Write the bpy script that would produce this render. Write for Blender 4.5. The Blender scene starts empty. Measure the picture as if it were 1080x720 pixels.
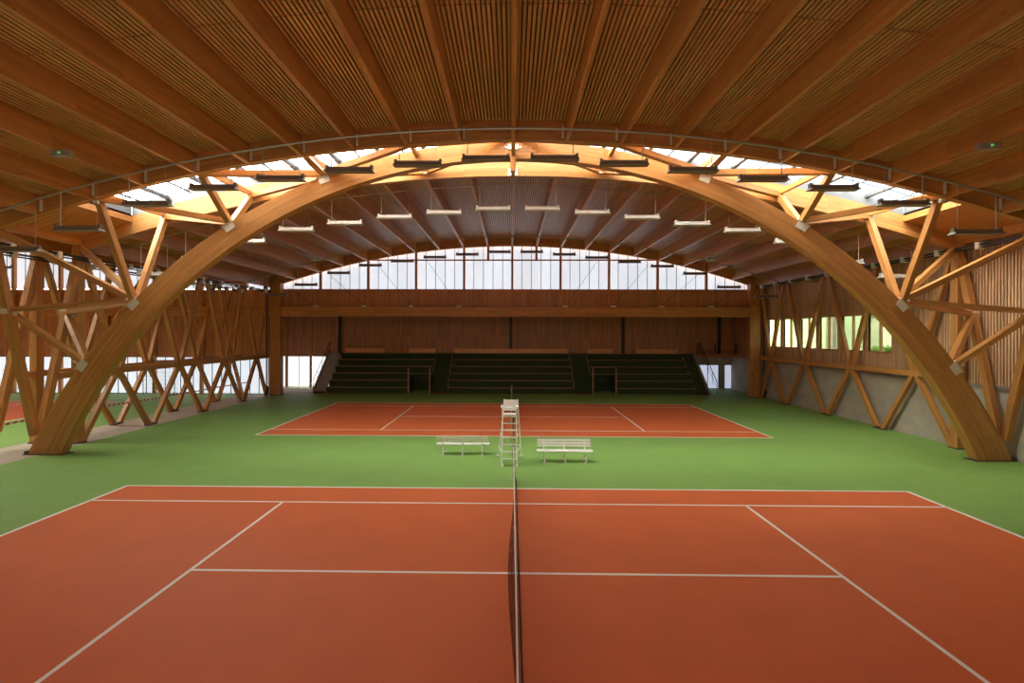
import bpy, math, random
from mathutils import Vector, Matrix
random.seed(4)
C = bpy.context.scene
COL = C.collection

# ------------------------------------------------------------------ camera
FPX, CAMX, CAMZ, YAW, ROLL, SX, SY = 535.17, -0.0454, 4.7058, -0.0166, 0.0026, -9.41, -8.27
cd = bpy.data.cameras.new('camera'); cam = bpy.data.objects.new('camera', cd); COL.objects.link(cam)
cd.sensor_width = 36; cd.lens = FPX*36/1080; cd.shift_x = -SX/1080; cd.shift_y = SY/1080
cd.clip_start = .05; cd.clip_end = 500
fw = Vector((math.sin(YAW), math.cos(YAW), 0)); rt0 = Vector((math.cos(YAW), -math.sin(YAW), 0)); up0 = Vector((0, 0, 1))
rt = rt0*math.cos(ROLL) + up0*math.sin(ROLL); up = -rt0*math.sin(ROLL) + up0*math.cos(ROLL)
cam.matrix_world = Matrix(((rt.x, up.x, -fw.x, CAMX), (rt.y, up.y, -fw.y, 0), (rt.z, up.z, -fw.z, CAMZ), (0, 0, 0, 1)))
C.camera = cam

# ------------------------------------------------------------------ view, world, light
C.view_settings.view_transform = 'Standard'; C.view_settings.look = 'None'
C.view_settings.gamma = 1; C.view_settings.use_curve_mapping = False
C.view_settings.exposure = 0.25
C.cycles.max_bounces = 10; C.cycles.diffuse_bounces = 8; C.cycles.transparent_max_bounces = 12
C.cycles.use_denoising = True; C.cycles.sample_clamp_indirect = 8
SKY_STRENGTH = 23
WINDOW_GLOW = .88
W = bpy.data.worlds.new('sky'); C.world = W; W.use_nodes = True
nt = W.node_tree; nt.nodes.clear(); N = nt.nodes.new; L = nt.links.new
out = N('ShaderNodeOutputWorld'); bg = N('ShaderNodeBackground'); bg.inputs['Strength'].default_value = SKY_STRENGTH
tc = N('ShaderNodeTexCoord'); mp = N('ShaderNodeMapping'); mp.inputs['Scale'].default_value = (1.6, 1.6, 4)
nz = N('ShaderNodeTexNoise'); nz.inputs['Scale'].default_value = 2.2; nz.inputs['Detail'].default_value = 5
sep = N('ShaderNodeSeparateXYZ'); ma = N('ShaderNodeMath'); ma.operation = 'MULTIPLY_ADD'; ma.inputs[1].default_value = -.55; 
cr = N('ShaderNodeValToRGB'); cr.color_ramp.elements[0].position = .30; cr.color_ramp.elements[0].color = (.10, .135, .17, 1)
cr.color_ramp.elements[1].position = .74; cr.color_ramp.elements[1].color = (1, .93, .82, 1)
L(tc.outputs['Generated'], mp.inputs['Vector']); L(mp.outputs['Vector'], nz.inputs['Vector'])
L(tc.outputs['Generated'], sep.inputs[0]); L(sep.outputs['X'], ma.inputs[0]); L(nz.outputs['Fac'], ma.inputs[2])
L(ma.outputs[0], cr.inputs['Fac']); L(cr.outputs['Color'], bg.inputs['Color']); L(bg.outputs[0], out.inputs[0])

# ------------------------------------------------------------------ materials
def newmat(name):
    m = bpy.data.materials.new(name); m.use_nodes = True
    return m, m.node_tree, m.node_tree.nodes['Principled BSDF']
def plain(name, col, rough=.6, metal=0, spec=.5, vary=0, scale=6):
    m, t, b = newmat(name)
    b.inputs['Base Color'].default_value = (*col, 1); b.inputs['Roughness'].default_value = rough
    b.inputs['Metallic'].default_value = metal; b.inputs['Specular IOR Level'].default_value = spec
    if vary:
        c = t.nodes.new('ShaderNodeTexCoord'); n = t.nodes.new('ShaderNodeTexNoise'); n.inputs['Scale'].default_value = scale
        n.inputs['Detail'].default_value = 6
        r = t.nodes.new('ShaderNodeValToRGB')
        r.color_ramp.elements[0].position = .3; r.color_ramp.elements[1].position = .7
        r.color_ramp.elements[0].color = (*[max(0, x*(1-vary)) for x in col], 1)
        r.color_ramp.elements[1].color = (*[min(1, x*(1+vary)) for x in col], 1)
        t.links.new(c.outputs['Object'], n.inputs['Vector']); t.links.new(n.outputs['Fac'], r.inputs['Fac'])
        t.links.new(r.outputs['Color'], b.inputs['Base Color'])
    return m
def wood(name, lo, hi, rough=.45, lam=0, spec=.4, knots=True):
    """grain runs along UV u (metres), v goes across; lam = lamella pitch across"""
    m, t, b = newmat(name); nn = t.nodes.new; ln = t.links.new
    uv = nn('ShaderNodeUVMap'); uv.uv_map = 'UVMap'; oi = nn('ShaderNodeObjectInfo')
    ad = nn('ShaderNodeVectorMath'); ad.operation = 'ADD'
    cb = nn('ShaderNodeCombineXYZ'); mu = nn('ShaderNodeMath'); mu.operation = 'MULTIPLY'; mu.inputs[1].default_value = 37
    ln(oi.outputs['Random'], mu.inputs[0]); ln(mu.outputs[0], cb.inputs['Z']); ln(mu.outputs[0], cb.inputs['X'])
    ln(uv.outputs[0], ad.inputs[0]); ln(cb.outputs[0], ad.inputs[1])
    mp = nn('ShaderNodeMapping'); mp.inputs['Scale'].default_value = (.35, 9, 1)
    nz = nn('ShaderNodeTexNoise'); nz.inputs['Scale'].default_value = 3.0; nz.inputs['Detail'].default_value = 5; nz.inputs['Distortion'].default_value = .4
    ln(ad.outputs[0], mp.inputs['Vector']); ln(mp.outputs['Vector'], nz.inputs['Vector'])
    r = nn('ShaderNodeValToRGB'); r.color_ramp.elements[0].position = .28; r.color_ramp.elements[1].position = .72
    r.color_ramp.elements[0].color = (*lo, 1); r.color_ramp.elements[1].color = (*hi, 1)
    ln(nz.outputs['Fac'], r.inputs['Fac'])
    last = r.outputs['Color']
    if lam:   # lamellas / boards: a random tint for each strip across
        sp = nn('ShaderNodeSeparateXYZ'); ln(ad.outputs[0], sp.inputs[0])
        dv = nn('ShaderNodeMath'); dv.operation = 'DIVIDE'; dv.inputs[1].default_value = lam; ln(sp.outputs['Y'], dv.inputs[0])
        fl = nn('ShaderNodeMath'); fl.operation = 'FLOOR'; ln(dv.outputs[0], fl.inputs[0])
        du = nn('ShaderNodeMath'); du.operation = 'DIVIDE'; du.inputs[1].default_value = 2.6; ln(sp.outputs['X'], du.inputs[0])
        fu = nn('ShaderNodeMath'); fu.operation = 'FLOOR'; ln(du.outputs[0], fu.inputs[0])
        c2 = nn('ShaderNodeCombineXYZ'); ln(fl.outputs[0], c2.inputs[0]); ln(fu.outputs[0], c2.inputs[1])
        wn = nn('ShaderNodeTexWhiteNoise'); wn.noise_dimensions = '2D'; ln(c2.outputs[0], wn.inputs['Vector'])
        mr = nn('ShaderNodeMapRange'); mr.inputs['To Min'].default_value = .82; mr.inputs['To Max'].default_value = 1.12
        ln(wn.outputs['Value'], mr.inputs['Value'])
        mx = nn('ShaderNodeVectorMath'); mx.operation = 'SCALE'; ln(last, mx.inputs[0]); ln(mr.outputs[0], mx.inputs['Scale'])
        last = mx.outputs[0]
    if knots:
        vo = nn('ShaderNodeTexVoronoi'); m3 = nn('ShaderNodeMapping'); m3.inputs['Scale'].default_value = (1.6, 5.5, 1)
        vo.inputs['Scale'].default_value = 1.0; ln(ad.outputs[0], m3.inputs['Vector']); ln(m3.outputs[0], vo.inputs['Vector'])
        kr = nn('ShaderNodeMapRange'); kr.inputs['From Min'].default_value = .05; kr.inputs['From Max'].default_value = .13
        kr.inputs['To Min'].default_value = .62; kr.inputs['To Max'].default_value = 1; kr.clamp = True
        ln(vo.outputs['Distance'], kr.inputs['Value'])
        mk = nn('ShaderNodeVectorMath'); mk.operation = 'SCALE'; ln(last, mk.inputs[0]); ln(kr.outputs[0], mk.inputs['Scale'])
        last = mk.outputs[0]
    ln(last, b.inputs['Base Color'])
    b.inputs['Roughness'].default_value = rough; b.inputs['Specular IOR Level'].default_value = spec
    return m
M = {}
M['glulam'] = wood('glulam', (.49, .20, .050), (.65, .31, .095), .42, lam=.11)
M['joist'] = wood('joist wood', (.53, .205, .050), (.67, .295, .082), .36, lam=.12, spec=.8)
M['slat'] = wood('ceiling slat wood', (.54, .27, .095), (.72, .41, .16), .34, lam=.09, spec=1.0, knots=False)
M['backing'] = plain('dark felt backing', (.17, .075, .030), .9)
M['gable_wood'] = wood('gable board wood', (.53, .21, .095), (.70, .33, .155), .42, lam=.17, knots=False)
M['wall_slat'] = wood('wall slat wood', (.60, .35, .19), (.76, .49, .28), .45, lam=.07, knots=False)
M['wall_back'] = plain('wall board behind slats', (.19, .095, .045), .8)
M['concrete'] = plain('concrete', (.47, .42, .35), .85, vary=.16, scale=1.1)
M['slab'] = plain('pale screed', (.50, .42, .32), .75, vary=.07, scale=1.5)
M['green'] = plain('green acrylic', (.225, .395, .088), .62, spec=.3, vary=.05, scale=.9)
M['red'] = plain('red acrylic', (.69, .145, .036), .62, spec=.3, vary=.045, scale=.8)
M['line'] = plain('white court paint', (.90, .86, .78), .6)
M['white'] = plain('white painted steel', (.95, .92, .85), .4)
M['bracket'] = plain('cream painted bracket', (.80, .74, .62), .4)
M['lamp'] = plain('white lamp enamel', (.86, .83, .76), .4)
M['lamp_dark'] = plain('shade-toned lamp enamel', (.27, .21, .165), .45)  # shade and backlight of the near and far lamp rows painted into the colour
M['steel'] = plain('galvanised steel', (.45, .43, .40), .35, .6)
M['dark'] = plain('dark painted steel', (.03, .026, .024), .5)
M['bar'] = plain('grey glazing bar', (.10, .105, .11), .45)
M['kerb'] = plain('grey upstand lining', (.20, .21, .215), .6)
M['carpet'] = plain('green carpet', (.040, .062, .016), .95, vary=.12, scale=3)
M['nosing'] = plain('pale timber nosing', (.36, .20, .10), .5)
M['board'] = plain('orange backrest board', (.90, .42, .17), .5, vary=.06, scale=2)
M['doormat'] = plain('dark red step', (.13, .02, .01), .8)
M['black'] = plain('black net cord', (.012, .010, .010), .8)
M['shoe'] = plain('steel shoe', (.10, .085, .07), .6, .4)
M['hedge'] = plain('hedge leaves', (.16, .26, .06), .8, vary=.5, scale=5)
M['lawn'] = plain('lawn', (.22, .32, .10), .9, vary=.2, scale=2)
M['render'] = plain('pale rendered wall', (.70, .66, .52), .8)
M['redtape'] = None
M['led'] = plain('green indicator', (.05, .5, .1), .4); M['led'].node_tree.nodes['Principled BSDF'].inputs['Emission Color'].default_value = (.2, 1, .3, 1); M['led'].node_tree.nodes['Principled BSDF'].inputs['Emission Strength'].default_value = .35

def glow(name, col, strength, ribs=None):
    """translucent polycarbonate lit by the daylight behind it, with a faint milkiness and ribs"""
    m, t, b = newmat(name); nn = t.nodes.new; ln = t.links.new
    b.inputs['Base Color'].default_value = (.75, .78, .80, 1); b.inputs['Roughness'].default_value = .3
    tc = nn('ShaderNodeTexCoord'); mp = nn('ShaderNodeMapping'); mp.inputs['Scale'].default_value = (1.4, 1.4, .25)
    nz = nn('ShaderNodeTexNoise'); nz.inputs['Scale'].default_value = .35; nz.inputs['Detail'].default_value = 3
    r = nn('ShaderNodeValToRGB'); r.color_ramp.elements[0].position = .35; r.color_ramp.elements[1].position = .65
    r.color_ramp.elements[0].color = (*[c*.88 for c in col], 1); r.color_ramp.elements[1].color = (*[c*1.06 for c in col], 1)
    ln(tc.outputs['Object'], mp.inputs['Vector']); ln(mp.outputs[0], nz.inputs['Vector']); ln(nz.outputs['Fac'], r.inputs['Fac'])
    ln(r.outputs['Color'], b.inputs['Emission Color']); b.inputs['Emission Strength'].default_value = strength
    return m
M['poly'] = glow('daylit polycarbonate', (.68, .75, .84), WINDOW_GLOW)
M['poly_rear'] = glow('rear fill polycarbonate', (1, .93, .84), WINDOW_GLOW*1.05)  # warm glow for the unseen rear glazing, fills the near half of the hall
M['poly_low'] = glow('daylit glazing', (.92, .93, .95), WINDOW_GLOW*1.3)
M['poly_blue'] = glow('daylit glazing in the far corner', (.50, .56, .72), WINDOW_GLOW*.85)
def glassmat(name, tint=(.93, .96, .97), gloss=.06):
    m = bpy.data.materials.new(name); m.use_nodes = True; t = m.node_tree; t.nodes.clear(); nn = t.nodes.new
    o = nn('ShaderNodeOutputMaterial'); tr = nn('ShaderNodeBsdfTransparent'); tr.inputs[0].default_value = (*tint, 1)
    g = nn('ShaderNodeBsdfGlossy'); g.inputs['Roughness'].default_value = .05; mx = nn('ShaderNodeMixShader'); mx.inputs[0].default_value = gloss
    t.links.new(tr.outputs[0], mx.inputs[1]); t.links.new(g.outputs[0], mx.inputs[2]); t.links.new(mx.outputs[0], o.inputs[0])
    return m
M['glass'] = glassmat('clear glass')
M['glass_tint'] = glassmat('green tinted glass', (.50, .53, .47), .05)
def netmat(name, pitch=.045, thick=.16):
    """knotted mesh: square holes cut by the UV grid"""
    m = bpy.data.materials.new(name); m.use_nodes = True; t = m.node_tree; t.nodes.clear(); nn = t.nodes.new; ln = t.links.new
    o = nn('ShaderNodeOutputMaterial'); tr = nn('ShaderNodeBsdfTransparent'); d = nn('ShaderNodeBsdfDiffuse'); d.inputs[0].default_value = (.012, .010, .009, 1)
    uv = nn('ShaderNodeUVMap'); uv.uv_map = 'UVMap'; sp = nn('ShaderNodeSeparateXYZ'); ln(uv.outputs[0], sp.inputs[0])
    res = []
    for ax in 'XY':
        dv = nn('ShaderNodeMath'); dv.operation = 'DIVIDE'; dv.inputs[1].default_value = pitch; ln(sp.outputs[ax], dv.inputs[0])
        fr = nn('ShaderNodeMath'); fr.operation = 'FRACT'; ln(dv.outputs[0], fr.inputs[0])
        lt = nn('ShaderNodeMath'); lt.operation = 'LESS_THAN'; lt.inputs[1].default_value = thick; ln(fr.outputs[0], lt.inputs[0]); res.append(lt)
    mxm = nn('ShaderNodeMath'); mxm.operation = 'MAXIMUM'; ln(res[0].outputs[0], mxm.inputs[0]); ln(res[1].outputs[0], mxm.inputs[1])
    mx = nn('ShaderNodeMixShader'); ln(mxm.outputs[0], mx.inputs[0]); ln(tr.outputs[0], mx.inputs[1]); ln(d.outputs[0], mx.inputs[2]); ln(mx.outputs[0], o.inputs[0])
    return m
M['net'] = netmat('black tennis net mesh', .045, .24)
M['fence'] = netmat('dark ball fence mesh', .30, .07)
def tapemat():
    m, t, b = newmat('red and white barrier tape'); nn = t.nodes.new; ln = t.links.new
    uv = nn('ShaderNodeUVMap'); uv.uv_map = 'UVMap'; sp = nn('ShaderNodeSeparateXYZ'); ln(uv.outputs[0], sp.inputs[0])
    dv = nn('ShaderNodeMath'); dv.operation = 'DIVIDE'; dv.inputs[1].default_value = .30; ln(sp.outputs['X'], dv.inputs[0])
    fr = nn('ShaderNodeMath'); fr.operation = 'FRACT'; ln(dv.outputs[0], fr.inputs[0])
    r = nn('ShaderNodeValToRGB'); r.color_ramp.interpolation = 'CONSTANT'; r.color_ramp.elements[0].color = (.75, .05, .03, 1)
    r.color_ramp.elements[1].position = .5; r.color_ramp.elements[1].color = (.9, .88, .82, 1)
    ln(fr.outputs[0], r.inputs['Fac']); ln(r.outputs['Color'], b.inputs['Base Color'])
    return m
M['redtape'] = tapemat()

# ------------------------------------------------------------------ helpers
class MB:
    def __init__(s): s.v = []; s.f = []; s.uv = []; s.smooth = False
    def add(s, verts, faces, a=(1, 0, 0)):
        """a = grain direction"""
        a = Vector(a).normalized(); h = Vector((0, 0, 1)) if abs(a.z) < .9 else Vector((1, 0, 0))
        b = a.cross(h).normalized(); c = a.cross(b)
        o = len(s.v); s.v += [Vector(v) for v in verts]
        for f in faces:
            s.f.append([i+o for i in f])
            s.uv.append([(Vector(verts[i]).dot(a), Vector(verts[i]).dot(b)+Vector(verts[i]).dot(c)) for i in f])
    def box(s, x0, x1, y0, y1, z0, z1, ax='x'):
        v = [(x, y, z) for x in (x0, x1) for y in (y0, y1) for z in (z0, z1)]
        s.add(v, [(0, 1, 3, 2), (4, 6, 7, 5), (0, 4, 5, 1), (2, 3, 7, 6), (0, 2, 6, 4), (1, 5, 7, 3)], {'x': (1, 0, 0), 'y': (0, 1, 0), 'z': (0, 0, 1)}[ax])
        return s
    def beam(s, p, q, w, d, side=(0, 0, 1), w2=None, d2=None):
        """rectangular member: d measured in the direction nearest to side, w across"""
        p = Vector(p); q = Vector(q); a = (q-p).normalized(); sd = Vector(side)
        u = (sd-a*sd.dot(a)).normalized(); t = a.cross(u).normalized()
        w2 = w if w2 is None else w2; d2 = d if d2 is None else d2
        v = [pt+u*(i*dd/2)+t*(j*ww/2) for pt, ww, dd in ((p, w, d), (q, w2, d2)) for i, j in ((-1, -1), (1, -1), (1, 1), (-1, 1))]
        s.add(v, [(3, 2, 1, 0), (4, 5, 6, 7), (0, 1, 5, 4), (1, 2, 6, 5), (2, 3, 7, 6), (3, 0, 4, 7)], a)
        return s
    def tube(s, pts, r, n=8, caps=True):
        pts = [Vector(p) for p in pts]; rings = []; vs = []; fs = []
        for i, p in enumerate(pts):
            a = (pts[min(i+1, len(pts)-1)]-pts[max(i-1, 0)]).normalized()
            h = Vector((0, 0, 1)) if abs(a.z) < .95 else Vector((1, 0, 0))
            u = a.cross(h).normalized(); t = a.cross(u)
            vs += [p+(u*math.cos(k*2*math.pi/n)+t*math.sin(k*2*math.pi/n))*r for k in range(n)]
        for i in range(len(pts)-1):
            for k in range(n):
                k2 = (k+1) % n; fs.append((i*n+k, i*n+k2, (i+1)*n+k2, (i+1)*n+k))
        if caps: fs.append(tuple(range(n))[::-1]); fs.append(tuple((len(pts)-1)*n+k for k in range(n)))
        s.add(vs, fs, pts[-1]-pts[0]); return s
    def band(s, st, y0, y1):
        """sweep in the x-z plane: st = [(xlo, zlo, xhi, zhi, u)] extruded y0..y1"""
        o = len(s.v)
        for xl, zl, xh, zh, u in st:
            s.v += [Vector((xl, y0, zl)), Vector((xh, y0, zh)), Vector((xh, y1, zh)), Vector((xl, y1, zl))]
        hts = [math.hypot(a[2]-a[0], a[3]-a[1]) for a in st]; wd = y1-y0
        for i in range(len(st)-1):
            a = o+4*i; b = a+4; ua, ub = st[i][4], st[i+1][4]; ha, hb = hts[i], hts[i+1]
            for (j, k, v0a, v1a, v0b, v1b) in ((0, 1, 0, ha, 0, hb), (1, 2, 5, 5+wd, 5, 5+wd), (2, 3, ha, 0, hb, 0), (3, 0, 8, 8+wd, 8, 8+wd)):
                s.f.append([a+j, a+k, b+k, b+j]); s.uv.append([(ua, v0a), (ua, v1a), (ub, v1b), (ub, v0b)])
        for i in (0, len(st)-1):
            a = o+4*i; s.f.append([a, a+3, a+2, a+1] if i == 0 else [a, a+1, a+2, a+3]); s.uv.append([(0, 0), (0, .3), (1, .3), (1, 0)])
        return s
    def build(s, name, mat, parent=None, origin=(0, 0, 0)):
        og = Vector(origin)
        me = bpy.data.meshes.new(name); me.from_pydata([tuple(v-og) for v in s.v], [], s.f)
        ul = me.uv_layers.new(name='UVMap'); k = 0
        for fu in s.uv:
            for u in fu: ul.data[k].uv = u; k += 1
        me.materials.append(M[mat] if isinstance(mat, str) else mat)
        if s.smooth:
            for p in me.polygons: p.use_smooth = True
        o = bpy.data.objects.new(name, me); COL.objects.link(o)
        if parent is not None: o.parent = parent; o.location = og-wloc(parent)
        else: o.location = og
        return o
def wloc(o):
    p = Vector(o.location)
    while o.parent: o = o.parent; p += Vector(o.location)
    return p
def empty(name, label, cat, loc=(0, 0, 0), group=None):
    o = bpy.data.objects.new(name, None); COL.objects.link(o); o.location = loc; o.empty_display_size = .3
    return tag(o, label, cat, group)
def tag(o, label, cat, group=None):
    o['label'] = label; o['category'] = cat
    if group: o['group'] = group
    return o
def struct(o): o['kind'] = 'structure'; return o
def copy_tree(o, parent=None):
    c = o.copy(); COL.objects.link(c); c.parent = parent
    for ch in [k for k in bpy.data.objects if k.parent == o]: copy_tree(ch, c)
    return c
ORD = ['', 'first', 'second', 'third', 'fourth', 'fifth', 'sixth', 'seventh', 'eighth', 'ninth', 'tenth', 'eleventh']

# ------------------------------------------------------------------ roof geometry
S = 1.835; HALF = 18.35; APEX = 11.33; RR = 55.0
LX = -38.55            # ridge of the neighbouring hall on the left
def arcz(x, cx=0.0): return APEX-RR+math.sqrt(RR*RR-(x-cx)**2)
def arcst(x0, x1, lo, hi, cx=0.0, n=60):
    st = []
    for i in range(n+1):
        x = x0+(x1-x0)*i/n; z = arcz(x, cx); nx = (x-cx)/RR; nzv = math.sqrt(1-nx*nx)
        st.append((x+nx*lo*0, z+lo/nzv, x, z+hi/nzv, x*1.03))
    return st
NB0, NB1, FB0, FB1, GB0, GB1 = 17.35, 17.60, 21.30, 21.55, 38.35, 38.62   # near, far and gable edge beams
BACK = -0.55

# ------------------------------------------------------------------ floor
struct(MB().box(-60, 19.3, BACK, 46, -.2, 0).build('floor', 'green'))
sl = MB(); sl.box(-20.7, -18.15, BACK, 39.4, .0, .004); sl.box(-20.7, -15.75, 39.4, 44.0, 0, .004)
struct(sl.build('floor', 'slab'))
def court(cx, y1, label, full=True, group=None):
    y0 = y1-10.97; hl = 11.885; e = empty('tennis_court', label, 'tennis court', (cx, (y0+y1)/2, 0), group)
    MB().box(cx-hl, cx+hl, y0, y1, .001, .006).build('court_surface', 'red', e, (cx, (y0+y1)/2, 0))
    def ln(nm, x0, x1, a, b): MB().box(cx+x0, cx+x1, a, b, .006, .009).build(nm, 'line', e, (cx+(x0+x1)/2, (a+b)/2, 0))
    t = .075
    for s in (-1, 1):
        ln('baseline', s*hl-(.10 if s > 0 else 0), s*hl+(.10 if s < 0 else 0), y0, y1)
        ln('service_line', s*6.4-t/2, s*6.4+t/2, y0+1.37, y1-1.37)
        ln('centre_mark', s*(hl-.2)-.1, s*(hl-.2)+.1, (y0+y1)/2-t/2, (y0+y1)/2+t/2)
    for a in (y0, y1-t): ln('doubles_sideline', -hl, hl, a, a+t)
    for a in (y0+1.37, y1-1.37-t): ln('singles_sideline', -hl, hl, a, a+t)
    ln('centre_service_line', -6.4, 6.4, (y0+y1)/2-t/2, (y0+y1)/2+t/2)
    return e
court(0, 15.446, 'large red tennis court with white lines in the foreground')
court(0, 34.18, 'red tennis court with white lines in front of the bleachers')
court(LX, 34.18, 'dim red tennis court seen through the left timber truss')

# ------------------------------------------------------------------ walls
def slatwall(name, fixed, axis, a0, a1, z0, z1, holes=(), pitch=.13, w=.075, proud=.035, depth=.12, mat='wall_slat', back='wall_back', face=-1):
    """vertical slats on a backing. axis 'y': wall plane x=fixed running a0..a1 in y, room on side `face`. holes = [(a,b,z0,z1)]"""
    bk = MB(); sm = MB()
    def put(m, p0, p1, q0, q1, n0, n1):
        if axis == 'y': m.box(min(n0, n1), max(n0, n1), p0, p1, q0, q1, 'z')
        else: m.box(p0, p1, min(n0, n1), max(n0, n1), q0, q1, 'z')
    cuts = sorted(set([a0, a1]+[h[0] for h in holes]+[h[1] for h in holes]))
    for c0, c1 in zip(cuts, cuts[1:]):
        hh = [h for h in holes if h[0] <= c0+1e-6 and h[1] >= c1-1e-6]
        if not hh: put(bk, c0, c1, z0, z1, fixed, fixed-face*depth)
        else:
            put(bk, c0, c1, z0, hh[0][2], fixed, fixed-face*depth); put(bk, c0, c1, hh[0][3], z1, fixed, fixed-face*depth)
    n = int((a1-a0)/pitch)
    for i in range(n):
        p0 = a0+i*pitch; p1 = p0+w
        hh = [h for h in holes if h[0] < p1 and h[1] > p0]
        if not hh: put(sm, p0, p1, z0, z1, fixed, fixed+face*proud)
        else: put(sm, p0, p1, z0, hh[0][2], fixed, fixed+face*proud); put(sm, p0, p1, hh[0][3], z1, fixed, fixed+face*proud)
    o = struct(bk.build(name, back)); s = sm.build('slats', mat, o); return o
WX = 18.80
WIN = [(25.43, 27.11), (27.47, 29.22), (29.60, 31.32), (31.66, 33.34), (33.74, 35.45), (35.80, 37.55)]
WZ0, WZ1 = 3.85, 5.73
slatwall('wall_right', WX, 'y', BACK, 38.8, 2.72, 10.2, [(a, b, WZ0, WZ1) for a, b in WIN])
struct(MB().box(WX-.02, WX+.3, BACK, 38.8, 0, 2.70).build('wall_right', 'concrete'))
tr = MB().box(WX-.10, WX-.02, BACK, 38.8, 2.62, 2.74, 'y'); struct(tr.build('trim_1', 'steel'))
for k, (a, b) in enumerate(WIN):
    g = struct(MB().box(WX+.06, WX+.075, a, b, WZ0, WZ1).build('window_%d' % (k+1), 'glass_tint'))
    f = MB(); x0, x1 = WX-.045, WX+.12
    f.box(x0, x1, a-.05, a, WZ0-.05, WZ1+.05, 'z'); f.box(x0, x1, b, b+.05, WZ0-.05, WZ1+.05, 'z')
    f.box(x0, x1, a, b, WZ0-.06, WZ0, 'y'); f.box(x0, x1, a, b, WZ1, WZ1+.05, 'y')
    f.build('window_frame', 'glulam', g)
    mm = MB(); mm.box(x0+.03, x1, (a+b)/2-.03, (a+b)/2+.03, WZ0, WZ1, 'z')
    mm.build('mullion', 'glulam', g)
# outside beyond the right windows
struct(MB().box(19.6, 80, -20, 90, -.3, -.1).build('ground', 'lawn'))

# gable wall above the bleachers: boards, beam, clerestory
GY = 38.80
slatwall('wall_back', GY, 'x', -18.35, 18.35, 6.0, 8.05, pitch=.165, w=.14, proud=.02, mat='gable_wood')
# left hall gable
slatwall('wall_back', GY, 'x', -57, -18.7, 2.86, 8.05, pitch=.165, w=.14, proud=.02, mat='gable_wood')
wn = len(WIN)
def clerestory(x0, x1, cx, posts, nbar=5):
    """one glazed bay between two mullions, cut by the roof arc"""
    global wn
    wn += 1; m = MB(); n = nbar; y = GY+.02
    for i in range(n):
        a = x0+(x1-x0)*i/n; b = x0+(x1-x0)*(i+1)/n
        za, zb = arcz(a, cx)+.3, arcz(b, cx)+.3
        if za < 8.15 and zb < 8.15: continue
        za = max(za, 8.1); zb = max(zb, 8.1)
        m.add([(a, y, 8.08), (b, y, 8.08), (b, y, zb), (a, y, za), (a, y+.04, 8.08), (b, y+.04, 8.08), (b, y+.04, zb), (a, y+.04, za)],
              [(0, 1, 2, 3), (7, 6, 5, 4), (0, 4, 5, 1), (3, 2, 6, 7), (0, 3, 7, 4), (1, 5, 6, 2)], (0, 0, 1))
    g = struct(m.build('window_%d' % wn, 'poly')); bb = MB()
    for i in range(1, n):
        a = x0+(x1-x0)*i/n
        if arcz(a, cx) > 8.3: bb.box(a-.02, a+.02, y-.03, y, 8.08, arcz(a, cx)+.3, 'z')
    if bb.v: bb.build('glazing_bar', 'bar', g)
    return g
xs = [k*2*S for k in range(-5, 6)]
for a, b in zip(xs, xs[1:]): clerestory(a, b, 0, None)
for k in range(-4, 6):
    a = LX+k*2*S; b = min(a+2*S, -20.3)
    if a < -20.4: clerestory(a, b, LX, None)
clerestory(-20.3, -18.35, -18.35-HALF+17, None, 3) if False else None
struct(MB().box(-20.4, -18.34, GY+.02, GY+.06, 8.05, 9.1).build('window_91', 'poly'))
struct(MB().box(18.34, 19.1, GY, GY+.1, 6.0, 9.1, 'z').build('wall_back', 'gable_wood'))
struct(MB().box(-20.4, -18.3, GY, GY+.1, 6.0, 8.05, 'z').build('wall_back', 'gable_wood'))
sb = MB().box(-18.35, 18.35, GY-.05, GY+.1, 8.02, 8.10, 'x'); struct(sb.build('trim_2', 'gable_wood'))
# low glazing of the left hall gable
def lowglass(x0, x1, y, z0, z1, n, mat, bars='bar', face='y'):
    global wn
    wn += 1; g = struct(MB().box(x0, x1, y, y+.04, z0, z1).build('window_%d' % wn, mat)); b = MB()
    for i in range(n+1):
        a = x0+(x1-x0)*i/n; b.box(a-.022, a+.022, y-.05, y, z0, z1, 'z')
    b.box(x0, x1, y-.05, y, z0, z0+.06); b.box(x0, x1, y-.05, y, z1-.05, z1)
    b.build('glazing_bar', bars, g); return g
for k in range(9):
    a = -57+k*4.0; lowglass(-53.22+k*2*S, -53.22+(k+1)*2*S, GY, 0, 2.86, 5, 'poly')
lowglass(-20.19, -18.75, GY, 0, 2.86, 2, 'poly')

# recess behind the bleachers
RB = 44.0
slatwall('wall_back', RB, 'x', -20.3, 19.0, 2.72, 6.35, pitch=.17, w=.145, proud=.02, mat='gable_wood')
struct(MB().box(-16.2, 16.0, RB, RB+.2, 0, 2.72).build('wall_back', 'concrete'))
for x0, x1, n in ((-20.3, -17.55, 2), (-17.45, -15.95, 1)): pass
lowglass(-20.25, -19.72, RB, .02, 2.72, 1, 'poly_low', 'glulam'); lowglass(-19.55, -17.62, RB, .02, 2.72, 2, 'poly_low')
lowglass(-17.35, -15.9, RB, .02, 2.72, 1, 'poly_low')
fr = MB(); fr.box(-19.74, -19.52, RB-.14, RB, 0, 6.2, 'z'); fr.box(-17.62, -17.40, RB-.14, RB, 0, 6.2, 'z'); fr.box(-20.3, -15.6, RB-.12, RB, 2.68, 2.86, 'x')
struct(fr.build('trim_3', 'glulam'))
lowglass(15.9, 17.78, RB, .0, 2.1, 2, 'poly_blue', 'dark')
wr = MB().box(16.0, 19.0, RB, RB+.2, 2.1, 2.72); wr.box(17.75, 18.3, RB-.05, RB+.2, 0, 2.1); struct(wr.build('wall_back', 'concrete'))
lowglass(18.25, 18.9, RB, .0, 2.1, 1, 'poly_blue', 'dark')
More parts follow.
